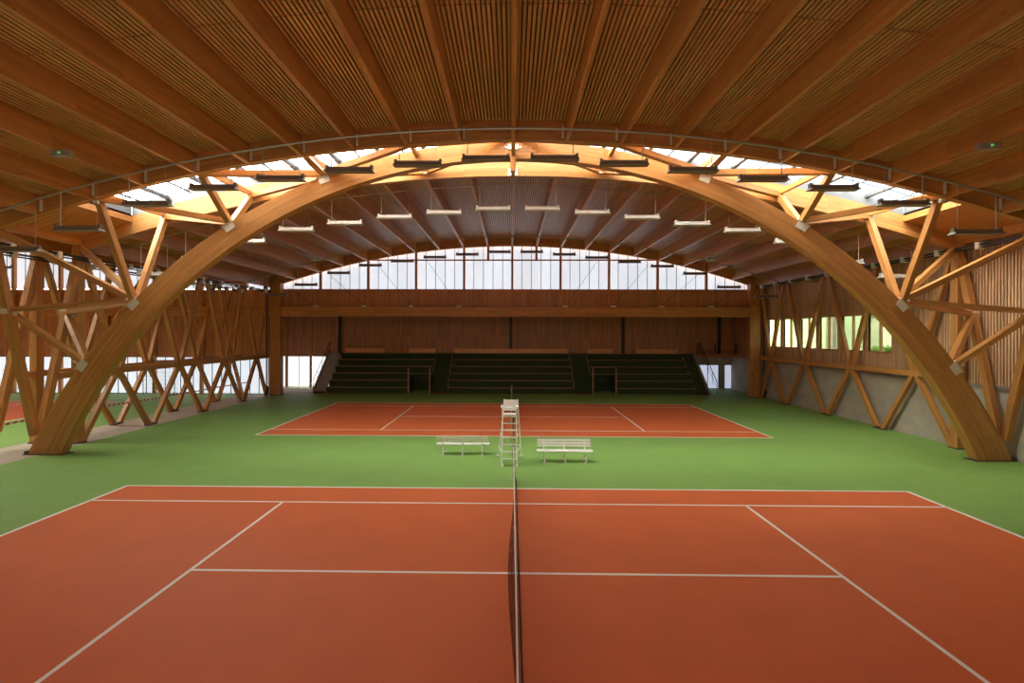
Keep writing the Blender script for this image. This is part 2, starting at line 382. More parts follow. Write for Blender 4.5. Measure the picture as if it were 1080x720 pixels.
struct(MB().box(18.85, 19.05, 38.8, RB+.2, 0, 2.72).build('wall_right', 'concrete'))
slatwall('wall_right', 18.90, 'y', 38.9, RB, 2.72, 6.35, pitch=.17, w=.145, proud=.02, mat='gable_wood')
struct(MB().box(-20.5, -20.3, 38.9, RB+.2, 0, 6.35, 'y').build('wall_left', 'gable_wood'))
struct(MB().box(-20.5, 19.1, 38.86, RB+.2, 6.35, 6.5).build('ceiling', 'backing'))
# unseen sides of the hall closing it off, with added low rear glazing as fill light
struct(MB().box(-57.2, -57, BACK, 38.8, 0, 12).build('wall_left', 'gable_wood'))
rw = MB().box(-57.2, 19.1, BACK-.2, BACK, 0, 8.1, 'x'); rw.box(-57.2, -18.35, BACK-.2, BACK, 8.1, 13, 'x'); struct(rw.build('wall_front', 'gable_wood'))
wn += 1
fw_ = MB()
for cx, a, b in ((0, -18.35, 18.35), ):
    for i in range(40):
        p = a+(b-a)*i/40; q = a+(b-a)*(i+1)/40; z0, z1 = max(arcz(p, cx)+.7, 8.15), max(arcz(q, cx)+.7, 8.15)
        fw_.add([(p, BACK-.05, 8.1), (q, BACK-.05, 8.1), (q, BACK-.05, z1), (p, BACK-.05, z0)], [(3, 2, 1, 0)])
struct(fw_.build('window_%d' % wn, 'poly_rear'))
wn += 1; struct(MB().box(-17, 3, BACK, BACK+.04, .1, 3.6).build('window_%d' % wn, 'poly_rear'))  # low glazing added behind the camera as fill light

# ------------------------------------------------------------------ ceilings: slatted soffits between the joists
def ceiling(y0, y1, cx, k0, k1, seams=()):
    bk = MB(); bk.band(arcst(cx+k0*S, cx+k1*S, .74, .90, cx, 80), y0, y1 if y1 < 30 else GY+.3)
    o = struct(bk.build('ceiling', 'backing')); sm = MB()
    ys = [y0]+list(seams)+[y1]
    n = 15; p = (S-.14)/n
    for k in range(k0, k1):
        for i in range(n):
            a = cx+k*S+.07+p*(i+.19); b = a+p*.62; za, zb = arcz(a, cx), arcz(b, cx)
            for s0, s1 in zip(ys, ys[1:]):
                sm.add([(a, s0+.02, za+.66), (b, s0+.02, zb+.66), (b, s1-.02, zb+.66), (a, s1-.02, za+.66),
                        (a, s0+.02, za+.75), (b, s0+.02, zb+.75), (b, s1-.02, zb+.75), (a, s1-.02, za+.75)],
                       [(3, 2, 1, 0), (0, 1, 5, 4), (1, 2, 6, 5), (2, 3, 7, 6), (3, 0, 4, 7)], (0, 1, 0))
    sm.build('slats', 'slat', o); return o
ceiling(BACK-.2, NB0, 0, -10, 10, (5.3, 11.2))
ceiling(FB1, GB0, 0, -10, 10, (24.6, 30.2, 34.6))
ceiling(FB1, GB0, LX, -9, 10, (24.6, 30.2, 34.6))
struct(MB().band(arcst(-57, -20.2, .66, .9, LX, 40), BACK, NB1).build('ceiling', 'slat'))
# flat valley roof between the two halls
struct(MB().box(-20.6, -18.0, BACK, 38.8, 9.05, 9.3, 'y').build('ceiling', 'joist'))
struct(MB().box(18.0, 19.1, BACK, 38.8, 8.95, 9.2, 'y').build('ceiling', 'joist'))
# closed roof strips beside the skylight
GX = 16.2
for a, b, cx in ((-HALF, -GX, 0), (GX, HALF, 0), (LX+GX, LX+HALF, LX), (-57, LX-GX, LX)):
    struct(MB().band(arcst(a, b, .52, .8, cx, 8), NB1, FB0).build('ceiling', 'joist'))

# joists
def joists(y0, y1, cx, ks, where, w=.14, d=.70):
    proto = None; a = Vector((0, (y0+y1)/2, 0))
    for k in ks:
        x = cx+k*S; z = arcz(x, cx)
        if proto is None:
            m = MB(); m.box(-w/2, w/2, y0, y1, 0, d, 'y'); proto = m.build('roof_joist', 'joist', None, (0, 0, 0)); o = proto
            o.data.transform(Matrix.Translation((0, -(y0+y1)/2, 0)))
        else: o = proto.copy(); COL.objects.link(o)
        o.location = (x, (y0+y1)/2, z)
        if cx == 0:
            s = 'centre glulam roof joist on the ridge line, %s' % where if k == 0 else \
                'glulam roof joist, %s %s of the ridge joist, %s' % (ORD[abs(k)], 'left' if k < 0 else 'right', where)
        else: s = 'roof joist of the left hall, %s from the valley gutter' % ORD[10-k+1]
        tag(o, s, 'roof joist', 'roof joists '+where)
joists(BACK, NB0, 0, range(-10, 11), 'near bay above foreground court')
joists(FB1, GB0, 0, range(-10, 11), 'far bay above second court')
joists(FB1, GB0, LX, range(1, 11), 'far bay of the left hall')

# edge beams following the roof arc
def edge_beam(x0, x1, y0, y1, label, cx=0.0, lo=0.0, hi=.73, mat='glulam'):
    return tag(MB().band(arcst(x0, x1, lo, hi, cx, 72), y0, y1).build('curved_beam', mat, None, ((x0+x1)/2, y0, 8.2)), label, 'beam')
nb = edge_beam(-HALF, HALF, NB0, NB1, 'curved glulam roof beam at the near edge of the skylight')
fb = edge_beam(-HALF, HALF, FB0, FB1, 'curved glulam roof beam on the far edge of the skylight')
gb = edge_beam(-HALF, HALF, GB0, GB1, 'curved dark glulam beam over the clerestory of the gable wall')
edge_beam(-57, -20.2, FB0, FB1, 'curved beam of the left hall roof beyond the truss', LX)
edge_beam(-57, -20.2, NB0, NB1, 'nearer curved beam of the left hall roof', LX)
edge_beam(-57, -20.2, GB0, GB1, 'curved beam over the left hall clerestory', LX)
# joist hanger plates
def hangers(y, ks, par, dz0=.06, dz1=.46):
    for k in ks:
        if k == 0: continue
        s = 1 if k > 0 else -1; x = k*S-s*.15; z = arcz(x)
        MB().box(x-.035, x+.035, y-.05, y-.002, z+dz0, z+dz1, 'z').build('joist_hanger', 'bracket', par, (x, y, z))
hangers(NB0, range(-9, 10), nb)
# valley beams
for sx, n in ((-1, 'left'), (1, 'right')):
    tag(MB().box(sx*18.5-.14, sx*18.5+.14, BACK, GB0, 8.42, 9.02, 'y').build('valley_beam', 'glulam', None, (sx*18.5, 19, 8.4)),
        'long straight glulam beam along the top of the %s side of the hall' % n, 'beam')
tag(MB().box(-20.44, -20.16, BACK, GB0, 8.42, 9.02, 'y').build('valley_beam', 'glulam', None, (-20.3, 19, 8.4)), 'straight glulam beam above the outer left truss, left hall side', 'beam')

# ------------------------------------------------------------------ skylight
def skylight(cx, xa, xb):
    global wn
    wn += 1
    st = arcst(xa, xb, 1.17, 1.185, cx, 48); g = struct(MB().band(st, NB1-.05, FB0+.05).build('window_%d' % wn, 'glass'))
    b = MB(); k = 0; x = cx+math.ceil((xa-cx)/(S/2))*S/2
    while x <= xb+.01:
        w = .085 if k % 2 else .035; z = arcz(x, cx)+1.10
        b.box(x-w, x+w, NB1, FB0, z-(.06 if k % 2 else .0), z+.07, 'y'); x += S/2; k += 1
    b.build('rafter_bar', 'bar', g)
    b = MB()
    for y in (18.55, 19.5, 20.4): b.band(arcst(xa, xb, 1.13, 1.165, cx, 40), y-.018, y+.018)
    b.build('cross_bar', 'bar', g)
    kb = MB(); kb.band(arcst(xa, xb, .73, 1.20, cx, 48), NB0-.05, NB1-.01); kb.band(arcst(xa, xb, .73, 1.20, cx, 48), FB0+.01, FB1+.05)
    for x in (xa, xb):
        s = .1 if x == xb else -.1; z = arcz(x, cx); kb.box(min(x, x+s), max(x, x+s), NB1, FB0, z+.72, z+1.2)
    struct(kb.build('trim_%d' % (4 if cx == 0 else 5), 'kerb'))
    tb = MB()
    for x in (xa, xb):
        z = arcz(x, cx); s = 1 if x == xb else -1
        tb.box(x-.04, x+.04, NB1, FB0, z+.50, z+.74, 'y')
    struct(tb.build('trim_%d' % (6 if cx == 0 else 7), 'glulam'))
    return g
skylight(0, -GX, GX)
skylight(LX, LX-GX, LX+GX)
def portal(name, loc, rot, sx, sy):
    ld = bpy.data.lights.new(name, 'AREA'); ld.shape = 'RECTANGLE'; ld.size = sx; ld.size_y = sy; ld.cycles.is_portal = True
    o = bpy.data.objects.new(name, ld); COL.objects.link(o); o.location = loc; o.rotation_euler = rot
portal('sky_portal', (0, 19.45, 12.6), (0, 0, 0), 2*GX, FB0-NB1)
portal('sky_portal', (LX, 19.45, 12.6), (0, 0, 0), 2*GX, FB0-NB1)
portal('sky_portal', (WX+.2, 31.5, 4.8), (0, math.radians(90), 0), 1.9, 12.2)
bpy.data.lights[0].name = 'sky_portal'

# ------------------------------------------------------------------ the arch truss
RU, ZU = 20.5, -8.5; RL, ZL = 19.0, -7.66
A0, A1 = 19.22, 19.62; AY = (A0+A1)/2
def arch_pt(x):
    """point on the upper edge of the arch"""
    return Vector((x, AY, ZU+math.sqrt(RU*RU-x*x)))
at = empty('arch_truss', 'great glulam arch spanning the hall with its struts up to the skylight beams', 'arch', (0, AY, 0))
st = []; n = 96; aU0 = math.asin(18.65/RU); aL0 = math.asin(17.38/RL)
for i in range(n+1):
    t = -1+2*i/n; au = t*aU0; al = t*aL0
    st.append((RL*math.sin(al), ZL+RL*math.cos(al), RU*math.sin(au), ZU+RU*math.cos(au), 20*t))
st[0] = (st[0][0], max(st[0][1], 0), st[0][2], 0.02, st[0][4]); st[-1] = (st[-1][0], max(st[-1][1], 0), st[-1][2], 0.02, st[-1][4])
MB().band(st, A0, A1).build('arch_rib', 'glulam', at, (0, AY, 0))
for s in (-1, 1):
    sh = MB(); sh.box(min(s*18.60, s*18.76), max(s*18.60, s*18.76), A0-.04, A1+.04, 0, .14); sh.box(s*18.03-.78, s*18.03+.78, A0-.06, A1+.06, 0, .03)
    sh.build('arch_shoe', 'shoe', at, (s*18, AY, 0))
def strut(p, q, w=.20, d=.24, side=(0, 1, 0), trim=0):
    p = Vector(p); q = Vector(q); m = (p+q)/2
    MB().beam(p, q, w, d, side).build('strut', 'glulam', at, m)
def plate(p, ang, s=1.0, y=A0):
    """welded node bracket on the arch: base plate along the arch, upright fin, pin"""
    p = Vector(p); t = Vector((math.cos(ang), 0, math.sin(ang))); nrm = Vector((-math.sin(ang), 0, math.cos(ang)))
    m = MB(); m.beam(p-t*.26*s+nrm*.02, p+t*.26*s+nrm*.02, .50, .035, nrm)
    m.beam(p-t*.02, p+nrm*.30*s, .44, .03, t); m.beam(p-t*.13*s, p-t*.06*s+nrm*.2*s, .34, .03, t); m.beam(p+t*.13*s, p+t*.06*s+nrm*.2*s, .34, .03, t)
    q = p+Vector((0, -.23, 0))-nrm*.02
    m.add([q-t*.20*s-nrm*.24*s, q+t*.20*s-nrm*.24*s, q+t*.22*s+nrm*.06, q-t*.22*s+nrm*.06,
           q-t*.20*s-nrm*.24*s+Vector((0, .02, 0)), q+t*.20*s-nrm*.24*s+Vector((0, .02, 0)), q+t*.22*s+nrm*.06+Vector((0, .02, 0)), q-t*.22*s+nrm*.06+Vector((0, .02, 0))],
          [(0, 1, 2, 3), (7, 6, 5, 4), (0, 4, 5, 1), (3, 2, 6, 7), (0, 3, 7, 4), (1, 5, 6, 2)])
    m.tube([p+nrm*.16*s-Vector((0, .3, 0)), p+nrm*.16*s+Vector((0, .3, 0))], .05, 8)
    m.build('node_bracket', 'bracket', at, p)
NX = {0: 0, 1: 7.25, 2: 10.9, 3: 14.62, 4: 16.62}
def Bn(x, y=17.72): return Vector((x, y, arcz(x)+.12))
def Fn(x, y=21.20): return Vector((x, y, arcz(x)+.26))
AP = arch_pt(0)+Vector((0, 0, .05))
for s in (-1, 1):
    n = {k: arch_pt(s*v) for k, v in NX.items()}
    for k, v in NX.items():
        if k: plate(n[k], -math.asin(s*v/RU))
    o = Vector((0, -.12, .12)); of = Vector((0, .12, .12))
    b = {k: Bn(s*k*S) for k in (2, 4, 6, 8)}; f = {k: Fn(s*k*S) for k in (2, 4, 6, 8)}
    tb = Vector((s*18.45, 17.62, 8.42)); tf = Vector((s*18.45, 21.35, 8.38))
    # near side
    for p, q in ((n[1], b[4]), (n[1], b[6]), (n[1], b[2]), (n[2], b[6]), (n[2], b[8]), (n[3], b[8]), (n[3], tb)): strut(p+o, q)
    strut(AP+o, b[2])
    # far side
    for p, q in ((n[1], f[4]), (n[1], f[6]), (n[1], f[2]), (n[2], f[6]), (n[2], f[8]), (n[3], f[8]), (n[3], tf)): strut(p+of, q)
    strut(AP+of, f[2])
    # ties across under the skylight
    for k in (2, 4, 6, 8): strut(Bn(s*k*S)+Vector((0, -.1, .16)), Fn(s*k*S)+Vector((0, -.1, .08)), .14, .18, (0, 0, 1))
    # to the splayed legs
    mn = Vector((s*18.5, 18.28, 5.52)); mf = Vector((s*18.5, 20.72, 5.52)); ft = Vector((s*18.45, AY, .75))
    strut(n[3]+o*.8, mn, .18, .24); strut(n[3]+of*.8, mf, .18, .24)
    strut(n[4]+o, mn, .18, .24); strut(n[4]+of, mf, .18, .24)
    strut(tb, ft+Vector((0, -.12, 0)), .24, .26); strut(tf, ft+Vector((0, .12, 0)), .24, .26)
    for q in (mn, mf):
        m = MB(); m.box(q.x-.14, q.x+.14, q.y-.17, q.y+.17, q.z-.14, q.z+.14); m.beam(q, q+Vector((-s*.35, 0, -.12)), .18, .05, (0, 1, 0)); m.build('node_bracket', 'bracket', at, q)
    for k in (2, 4, 6, 8):
        for q in (Fn(s*k*S), ):
            m = MB(); m.box(q.x-.10, q.x+.10, q.y-.16, q.y-.02, q.z-.12, q.z+.10); m.tube([q+Vector((-.16, -.1, 0)), q+Vector((.16, -.1, 0))], .045, 8); m.build('node_bracket', 'bracket', at, q)
    m = MB(); q = Vector((s*14.66, 17.6, arcz(14.66)-.0)); m.box(q.x-.07, q.x+.07, q.y-.06, q.y+.10, q.z-.10, q.z+.06); m.build('node_bracket', 'bracket', at, q)
# apex post and bracket
MB().beam((0, 18.95, 10.75), (0, 18.95, 12.0), .16, .2, (1, 0, 0)).build('strut', 'glulam', at, (0, 18.95, 11))
strut((0, 17.5, 11.45), (0, 21.5, 11.35), .14, .18, (0, 0, 1))
m = MB(); m.box(-.19, .19, 18.82, 18.98, 11.55, 11.72); m.tube([(-.3, 18.9, 11.63), (.3, 18.9, 11.63)], .05)
m.build('node_bracket', 'bracket', at, (0, 18.9, 11.6))
m = MB(); m.box(-.2, .2, 21.22, 21.30, 11.32, 11.62); m.build('node_bracket', 'bracket', at, (0, 21.2, 11.4))

# ------------------------------------------------------------------ side trusses
def side_truss(x, label, right=False, y_start=21.3, extra=False):
    t = empty('side_truss', label, 'truss', (x, 30, 0)); ZC = 2.95; ZT = 8.35
    fl = [21.3, 25.7, 30.08, 34.5, 37.95]; ch = [23.5, 27.9, 32.3, 36.45]
    def mem(nm, p, q, w, d, side=(0, 1, 0), mat='glulam'):
        MB().beam(p, q, w, d, side).build(nm, mat, t, (Vector(p)+Vector(q))/2)
    mem('post', (x, 21.32, 0), (x, 21.32, ZT+.1), .30, .34)
    mem('chord', (x, 21.35 if right else 20.2, ZC), (x, 38.0, ZC), .22, .26, (0, 0, 1))
    for i, c in enumerate(ch):
        for s in (0, 1):
            f = fl[i+s]; sg = 1 if s == 0 else -1
            yb = f+(sg*.20 if (i+s) > 0 else .22)
            if i+s == 4: yb = f-.08
            mem('diagonal', (x, yb, .06), (x, c-sg*.10, ZC-.1), .19, .22)
            mem('diagonal', (x, c-sg*.12, ZC+.1), (x, f+sg*.16, ZT), .19, .22)
    for f in fl[1:4]:
        MB().box(x-.13, x+.13, f-.34, f+.34, 0, .05).build('base_plate', 'shoe', t, (x, f, 0))
        MB().box(x-.05, x+.05, f-.2, f+.2, ZT-.12, ZT+.12).build('top_plate', 'steel', t, (x, f, ZT))
    MB().box(x-.19, x+.19, 21.1, 21.54, 0, .05).build('base_plate', 'shoe', t, (x, 21.3, 0))
    return t
side_truss(-18.5, 'zigzag timber truss down the left side of the hall, nearest the courts')
side_truss(18.42, 'zigzag timber truss standing against the right wall', True)
t2 = side_truss(-20.3, 'parallel timber truss behind the left one, on the left hall side of the slab')
for p, q in (((-20.3, 21.4, 8.3), (-20.3, 19.6, .8)), ((-20.3, 17.6, 8.3), (-20.3, 19.2, .8))):
    MB().beam(p, q, .24, .26, (0, 1, 0)).build('diagonal', 'glulam', t2, (Vector(p)+Vector(q))/2)
br = empty('cross_bracing', 'slim timber braces linking the two left trusses across the pale slab', 'bracing', (-19.4, 30, 0))
for y0, y1, z0, z1 in ((21.5, 25.5, 2.95, 2.95), (25.7, 29.9, 2.95, 2.95), (30.3, 34.3, 2.95, 2.95), (34.5, 38, 2.95, 2.95), (23.3, 27.6, 5.2, 8.0), (27.9, 32.2, 8.0, 5.0), (32.3, 36.4, 5.0, 8.0)):
    MB().beam((-18.6, y0, z0), (-20.2, y1, z1), .10, .12).build('brace', 'joist', br, (-19.4, (y0+y1)/2, z0))
for y in (25.7, 30.1, 34.5):
    MB().beam((-18.6, y, 8.2), (-20.2, y, 8.2), .10, .14).build('brace', 'joist', br, (-19.4, y, 8.2))

# ------------------------------------------------------------------ gable structure
for x0, x1, n in ((-18.34, -17.50, 'left'), (17.70, 18.52, 'right')):
    e = empty('portal_column', 'square timber column at the %s end of the bleacher recess' % n, 'column', ((x0+x1)/2, 38.3, 0))
    MB().box(x0+.02, x1-.02, 38.05, 38.6, 0, 8.5, 'z').build('shaft', 'glulam', e, ((x0+x1)/2, 38.3, 0))
    MB().box(x0-.02, x1+.02, 38.0, 38.62, 0, .04).build('base_plate', 'shoe', e, ((x0+x1)/2, 38.3, 0))
tag(MB().box(-17.5, 17.7, 38.12, 38.55, 5.98, 6.70, 'x').build('portal_beam', 'glulam', None, (0, 38.3, 6)), 'long straight timber beam across the gable above the bleachers', 'beam')
tag(MB().box(-57, -18.4, 38.45, 38.78, 6.0, 6.7, 'x').build('portal_beam', 'glulam', None, (-30, 38.3, 6)), 'straight timber beam on the left hall gable behind the trusses', 'beam')
for k in range(-4, 5):
    x = k*2*S; z1 = arcz(x)+.05
    s = 'on the centre line' if k == 0 else '%s %s of the centre post' % (ORD[abs(k)], 'left' if k < 0 else 'right')
    e = MB().box(x-.085, x+.085, 38.56, 38.78, 6.70, z1, 'z').build('clerestory_post', 'gable_wood', None, (x, 38.6, 6.7)); tag(e, 'brown clerestory post on gable beam, '+s, 'post', 'clerestory posts')
for x in (-S, S):
    tag(MB().box(x-.09, x+.09, 38.56, 38.78, 10.25, arcz(x)+.05, 'z').build('hanger_post', 'gable_wood', None, (x, 38.6, 10.3)), 'short brown post above the clerestory rail just %s of the centre post' % ('left' if x < 0 else 'right'), 'post')
tag(MB().box(-10.9, 10.9, 38.60, 38.72, 10.25, 10.35, 'x').build('clerestory_rail', 'gable_wood', None, (0, 38.6, 10.3)), 'thin dark horizontal rail across the clerestory windows', 'rail')
for k in range(-9, 6):
    x = LX+k*2*S
    if x > -20.4 or x < -56: continue
    e = MB().box(x-.10, x+.10, 38.52, 38.78, 0, arcz(x, LX)+.05, 'z').build('gable_post', 'glulam', None, (x, 38.6, 0)); tag(e, 'tall timber post on the left hall gable, %s from the valley' % ORD[min(11, 6-k)], 'post', 'left hall gable posts')
for s in (-1, 1):
    for j, x in enumerate((1.35, 5.0, 8.7, 12.35, 16.0)):
        if j == 0: continue
        p = Vector((s*(x-.9+2.3), 38.3, 0)); a = Vector((s*(x+1.35-2.3+.4), 38.5, 0))
    nm = 'left' if s < 0 else 'right'
    for j, (xt, zt, xb) in enumerate(((6.7, 10.55, 4.0), (10.3, 9.95, 7.6), (14.0, 9.2, 11.2), (17.4, 8.35, 14.9))):
        tag(MB().tube([(s*xt, 38.5, zt), (s*xb, 38.32, 6.78)], .014, 6).build('tie_rod', 'dark', None, (s*xb, 38.3, 6.8)), 'thin slanting tie rod on the gable, %s from the centre on the %s' % (ORD[j+1], nm), 'tie rod')
        e = MB(); e.box(s*xb-.16, s*xb+.16, 38.12, 38.32, 6.70, 6.82); e.box(s*xb-.12, s*xb+.12, 38.06, 38.12, 6.72, 6.80)
        tag(e.build('floodlight', 'white', None, (s*xb, 38.2, 6.7)), 'small white spotlight on the gable beam, %s from the centre on the %s' % (ORD[j+1], nm), 'spotlight')
# dark posts standing against the recess wall
for x, s in ((-14.95, 'left end'), (-.1, 'centre'), (9.55, 'right of centre'), (17.75, 'right end')):
    tag(MB().box(x-.10, x+.10, RB-.35, RB-.12, 3.0 if abs(x) < 17 else 3.0, 6.35, 'z').build('steel_post', 'dark', None, (x, RB-.2, 3.0)), 'dark steel post behind the bleachers, '+s, 'post')

# ------------------------------------------------------------------ bleachers
T0, TD, NR = 39.8, .70, 6
TZ = [.42, .94, 1.45, 1.96, 2.48, 3.00]
def rows(par, x0, x1, first=0):
    for i in range(first, NR):
        y0 = T0+i*TD; y1 = RB-.06 if i == NR-1 else T0+(i+1)*TD
        o = ((x0+x1)/2, y0, 0)
        MB().box(x0, x1, y0, y1, 0 if i == first else TZ[i-1]-.02, TZ[i]).build('tier', 'carpet', par, o)
        MB().box(x0, x1, y0-.03, y0+.06, TZ[i], TZ[i]+.055, 'x').build('tier_edge', 'nosing', par, o)
def board(par, x0, x1):
    MB().box(x0, x1, 43.42, 43.48, 3.03, 3.42, 'x').build('backrest_board', 'board', par, ((x0+x1)/2, 43.45, 3.03))
def cheek(par, x, i0=0, i1=NR):
    """slanting edge board following the tiers"""
    p = (x, T0+i0*TD-.05, TZ[i0]+.10); q = (x, T0+(i1-1)*TD, TZ[i1-1]+.10)
    MB().beam(p, q, .07, .20, (0, 0, 1)).build('cheek_board', 'nosing', par, p)
def niche(par, x0, x1):
    for x in (x0, x1):
        m = MB(); m.box(x-.05, x+.05, T0, T0+3*TD, 0, 1.2); m.build('niche_wall', 'carpet', par, (x, T0, 0))
        MB().box(x-.06, x+.06, T0-.04, T0+.06, 0, 2.0, 'z').build('niche_post', 'nosing', par, (x, T0, 0))
    m = MB(); m.tube([(x0, T0+1.2, 1.46), (x1, T0+1.2, 1.46)], .035); m.tube([(x0, T0+1.2, 2.0), (x1, T0+1.2, 2.0)], .02)
    m.build('niche_rail', 'nosing', par, (x0, T0, 1.4))
    g = MB(); g.box((x0+x1)/2-.3, (x0+x1)/2+.3, T0+2.02, T0+2.07, .9, 1.05); g.build('niche_panel', 'shoe', par, (x0, T0+1.8, 1))
e = empty('bleacher', 'left block of dark green stepped bleachers with a niche beside the aisle', 'bleacher', (-10.5, T0, 0))
rows(e, -14.65, -8.15); 
for i in range(3, NR):
    y0 = T0+i*TD; y1 = RB-.06 if i == NR-1 else y0+TD
    MB().box(-8.15, -6.42, y0, y1, 0 if i == 3 else TZ[i-1]-.02, TZ[i]).build('tier', 'carpet', e, (-7, y0, 0)); MB().box(-8.15, -6.42, y0-.03, y0+.06, TZ[i], TZ[i]+.055).build('tier_edge', 'nosing', e, (-7, y0, 0))
niche(e, -8.15, -6.47); cheek(e, -6.42, 2); board(e, -14.35, -10.95); board(e, -8.8, -6.55)
e = empty('bleacher', 'middle block of dark green stepped bleachers, widest of the three', 'bleacher', (0, T0, 0))
rows(e, -5.05, 4.86); cheek(e, -5.05); cheek(e, 4.86); board(e, -4.95, 4.75)
e = empty('bleacher', 'right block of dark green stepped bleachers, next to the concrete wall', 'bleacher', (10, T0, 0))
rows(e, 8.15, 14.42)
for i in range(3, NR):
    y0 = T0+i*TD; y1 = RB-.06 if i == NR-1 else y0+TD
    MB().box(6.28, 8.15, y0, y1, 0 if i == 3 else TZ[i-1]-.02, TZ[i]).build('tier', 'carpet', e, (7, y0, 0)); MB().box(6.28, 8.15, y0-.03, y0+.06, TZ[i], TZ[i]+.055).build('tier_edge', 'nosing', e, (7, y0, 0))
niche(e, 6.34, 8.15); cheek(e, 6.28, 2); board(e, 6.45, 8.6); board(e, 10.6, 14.1)
def stair(x0, x1, label, cheeks=(), rail=None, mat='carpet'):
    e = empty('stair', label, 'stair', ((x0+x1)/2, T0, 0)); m = MB(); n = 18
    for i in range(n):
        y0 = T0+i*(3.5/n); m.box(x0, x1, y0, RB-.06 if i == n-1 else y0+3.5/n, 0 if i == 0 else max(0, 3.0*i/n-.02), 3.0*(i+1)/n)
    m.build('steps', mat, e, ((x0+x1)/2, T0, 0))
    MB().box(x0+.05, x1-.05, T0-.28, T0, 0, .12).build('bottom_step', 'doormat', e, ((x0+x1)/2, T0, 0))
    for x in cheeks:
        MB().beam((x, T0-.15, .05), (x, T0+3.5, 3.1), .08, .42, (0, 0, 1)).build('stair_stringer', 'concrete', e, (x, T0, 0))
    if rail is not None:
        r = MB(); r.tube([(rail, T0-.2, .1), (rail, T0-.2, 1.0), (rail, T0+3.5, 3.98), (rail, T0+3.5, 3.0)], .03)
        r.tube([(rail, T0-.2, .55), (rail, T0+3.5, 3.5)], .014)
        for f in (.25, .5, .75): r.tube([(rail, T0-.2+3.7*f, 3.0*f), (rail, T0-.2+3.7*f, 1.0+2.98*f)], .018)
        r.build('handrail', 'dark', e, (rail, T0, 0))
    return e
stair(-6.36, -5.11, 'narrow green aisle stair between the left and middle bleachers')
stair(4.92, 6.22, 'narrow green aisle stair between the middle and right bleachers')
stair(-15.6, -14.72, 'open side stair with dark handrail at the left end of the bleachers', (-15.62,), -15.62, 'concrete')
stair(14.48, 15.3, 'side stair with dark handrail at the right end of the bleachers', (15.32,), 15.9)
e = empty('landing', 'brown timber landing beyond the top right of the bleachers with short rail posts', 'landing', (16.6, 43, 3.0))
MB().box(15.42, 18.8, 42.7, RB-.06, 2.86, 3.0, 'x').build('deck', 'joist', e, (16.6, 43, 3))
for x in (15.5, 17.0, 18.7):
    MB().box(x-.04, x+.04, 42.72, 42.80, 3.0, 3.95, 'z').build('rail_post', 'dark', e, (x, 42.7, 3))
MB().box(15.5, 18.7, 42.74, 42.78, 3.3, 3.34).build('rail', 'dark', e, (16.7, 42.7, 3))

# ------------------------------------------------------------------ lights hanging from the roof
LS = .955
def make_lamp(mat):
    e = empty('pendant_light', 'x', 'light', (0, 0, 0)); L2 = .76
    h = MB(); h.box(-L2+.04, L2-.04, -.055, .055, .06, .13); h.box(-L2, -L2+.08, -.07, .07, .03, .18); h.box(L2-.08, L2, -.07, .07, .03, .18)
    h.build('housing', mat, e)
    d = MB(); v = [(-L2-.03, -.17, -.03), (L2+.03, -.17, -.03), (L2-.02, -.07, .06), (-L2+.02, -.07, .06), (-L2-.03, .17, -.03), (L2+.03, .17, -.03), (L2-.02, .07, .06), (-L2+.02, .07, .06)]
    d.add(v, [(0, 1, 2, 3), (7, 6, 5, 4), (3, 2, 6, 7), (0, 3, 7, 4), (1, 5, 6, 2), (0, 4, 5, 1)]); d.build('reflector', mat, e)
    r = MB(); r.tube([(-.60, 0, .13), (-.60, 0, 1.13)], .014, 6); r.build('hanger_rod', 'lamp' if mat == 'lamp' else 'steel', e, (-.60, 0, .13))
    w = MB(); w.tube([(.60, 0, .13), (.60, 0, 1.13)], .006, 6); w.build('hanger_wire', 'steel', e, (.60, 0, .13))
    return e
def place_lamp(e, x, y, z, label, group, cx=0):
    e.location = (x, y, z); e['label'] = label; e['group'] = group; f = 1
    if x-cx > 0: e.rotation_euler = (0, 0, math.pi); f = -1
    for ch in [k for k in bpy.data.objects if k.parent == e]:
        if ch.name.startswith('hanger'):
            top = arcz(x+f*ch.location.x, cx)-.04; ch.scale = (1, 1, max(.05, top-z-.13))
ROWX = [-16.95, -14.82, -12.46, -10.18, -7.88, -5.54, -3.22, -.92, 1.38, 3.70, 6.0, 8.32, 10.65, 12.95, 15.35]
ROWZ = [7.5, 8.2, 9.05, 9.6, 9.90, 10.18, 10.38, 10.56, 10.56, 10.38, 10.15, 9.85, 9.54, 9.02, 8.06]
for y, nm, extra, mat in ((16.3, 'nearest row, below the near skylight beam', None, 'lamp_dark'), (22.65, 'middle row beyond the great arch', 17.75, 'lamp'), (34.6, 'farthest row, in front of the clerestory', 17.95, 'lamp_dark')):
    xx = list(zip(ROWX, ROWZ)) + ([(extra, 7.42)] if extra else []); first = None
    for i, (x, z) in enumerate(xx):
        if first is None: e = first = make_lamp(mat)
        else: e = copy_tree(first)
        if y > 20: z -= .06
        side = 'left' if i < 8 else 'right'; k = 8-i if i < 8 else i-7
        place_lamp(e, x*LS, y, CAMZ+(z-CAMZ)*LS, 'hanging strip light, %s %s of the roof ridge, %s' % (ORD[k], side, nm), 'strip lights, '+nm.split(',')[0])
for x, y, z, s_ in ((-20.9-1.2, 20.3, 7.75, 'strip light hanging in the left hall near the great arch'), (-37.2, 36.4, 9.4, 'dim strip light in front of the left hall clerestory')):
    e = copy_tree(first); place_lamp(e, x, y, z, s_, 'left hall strip lights', LX)
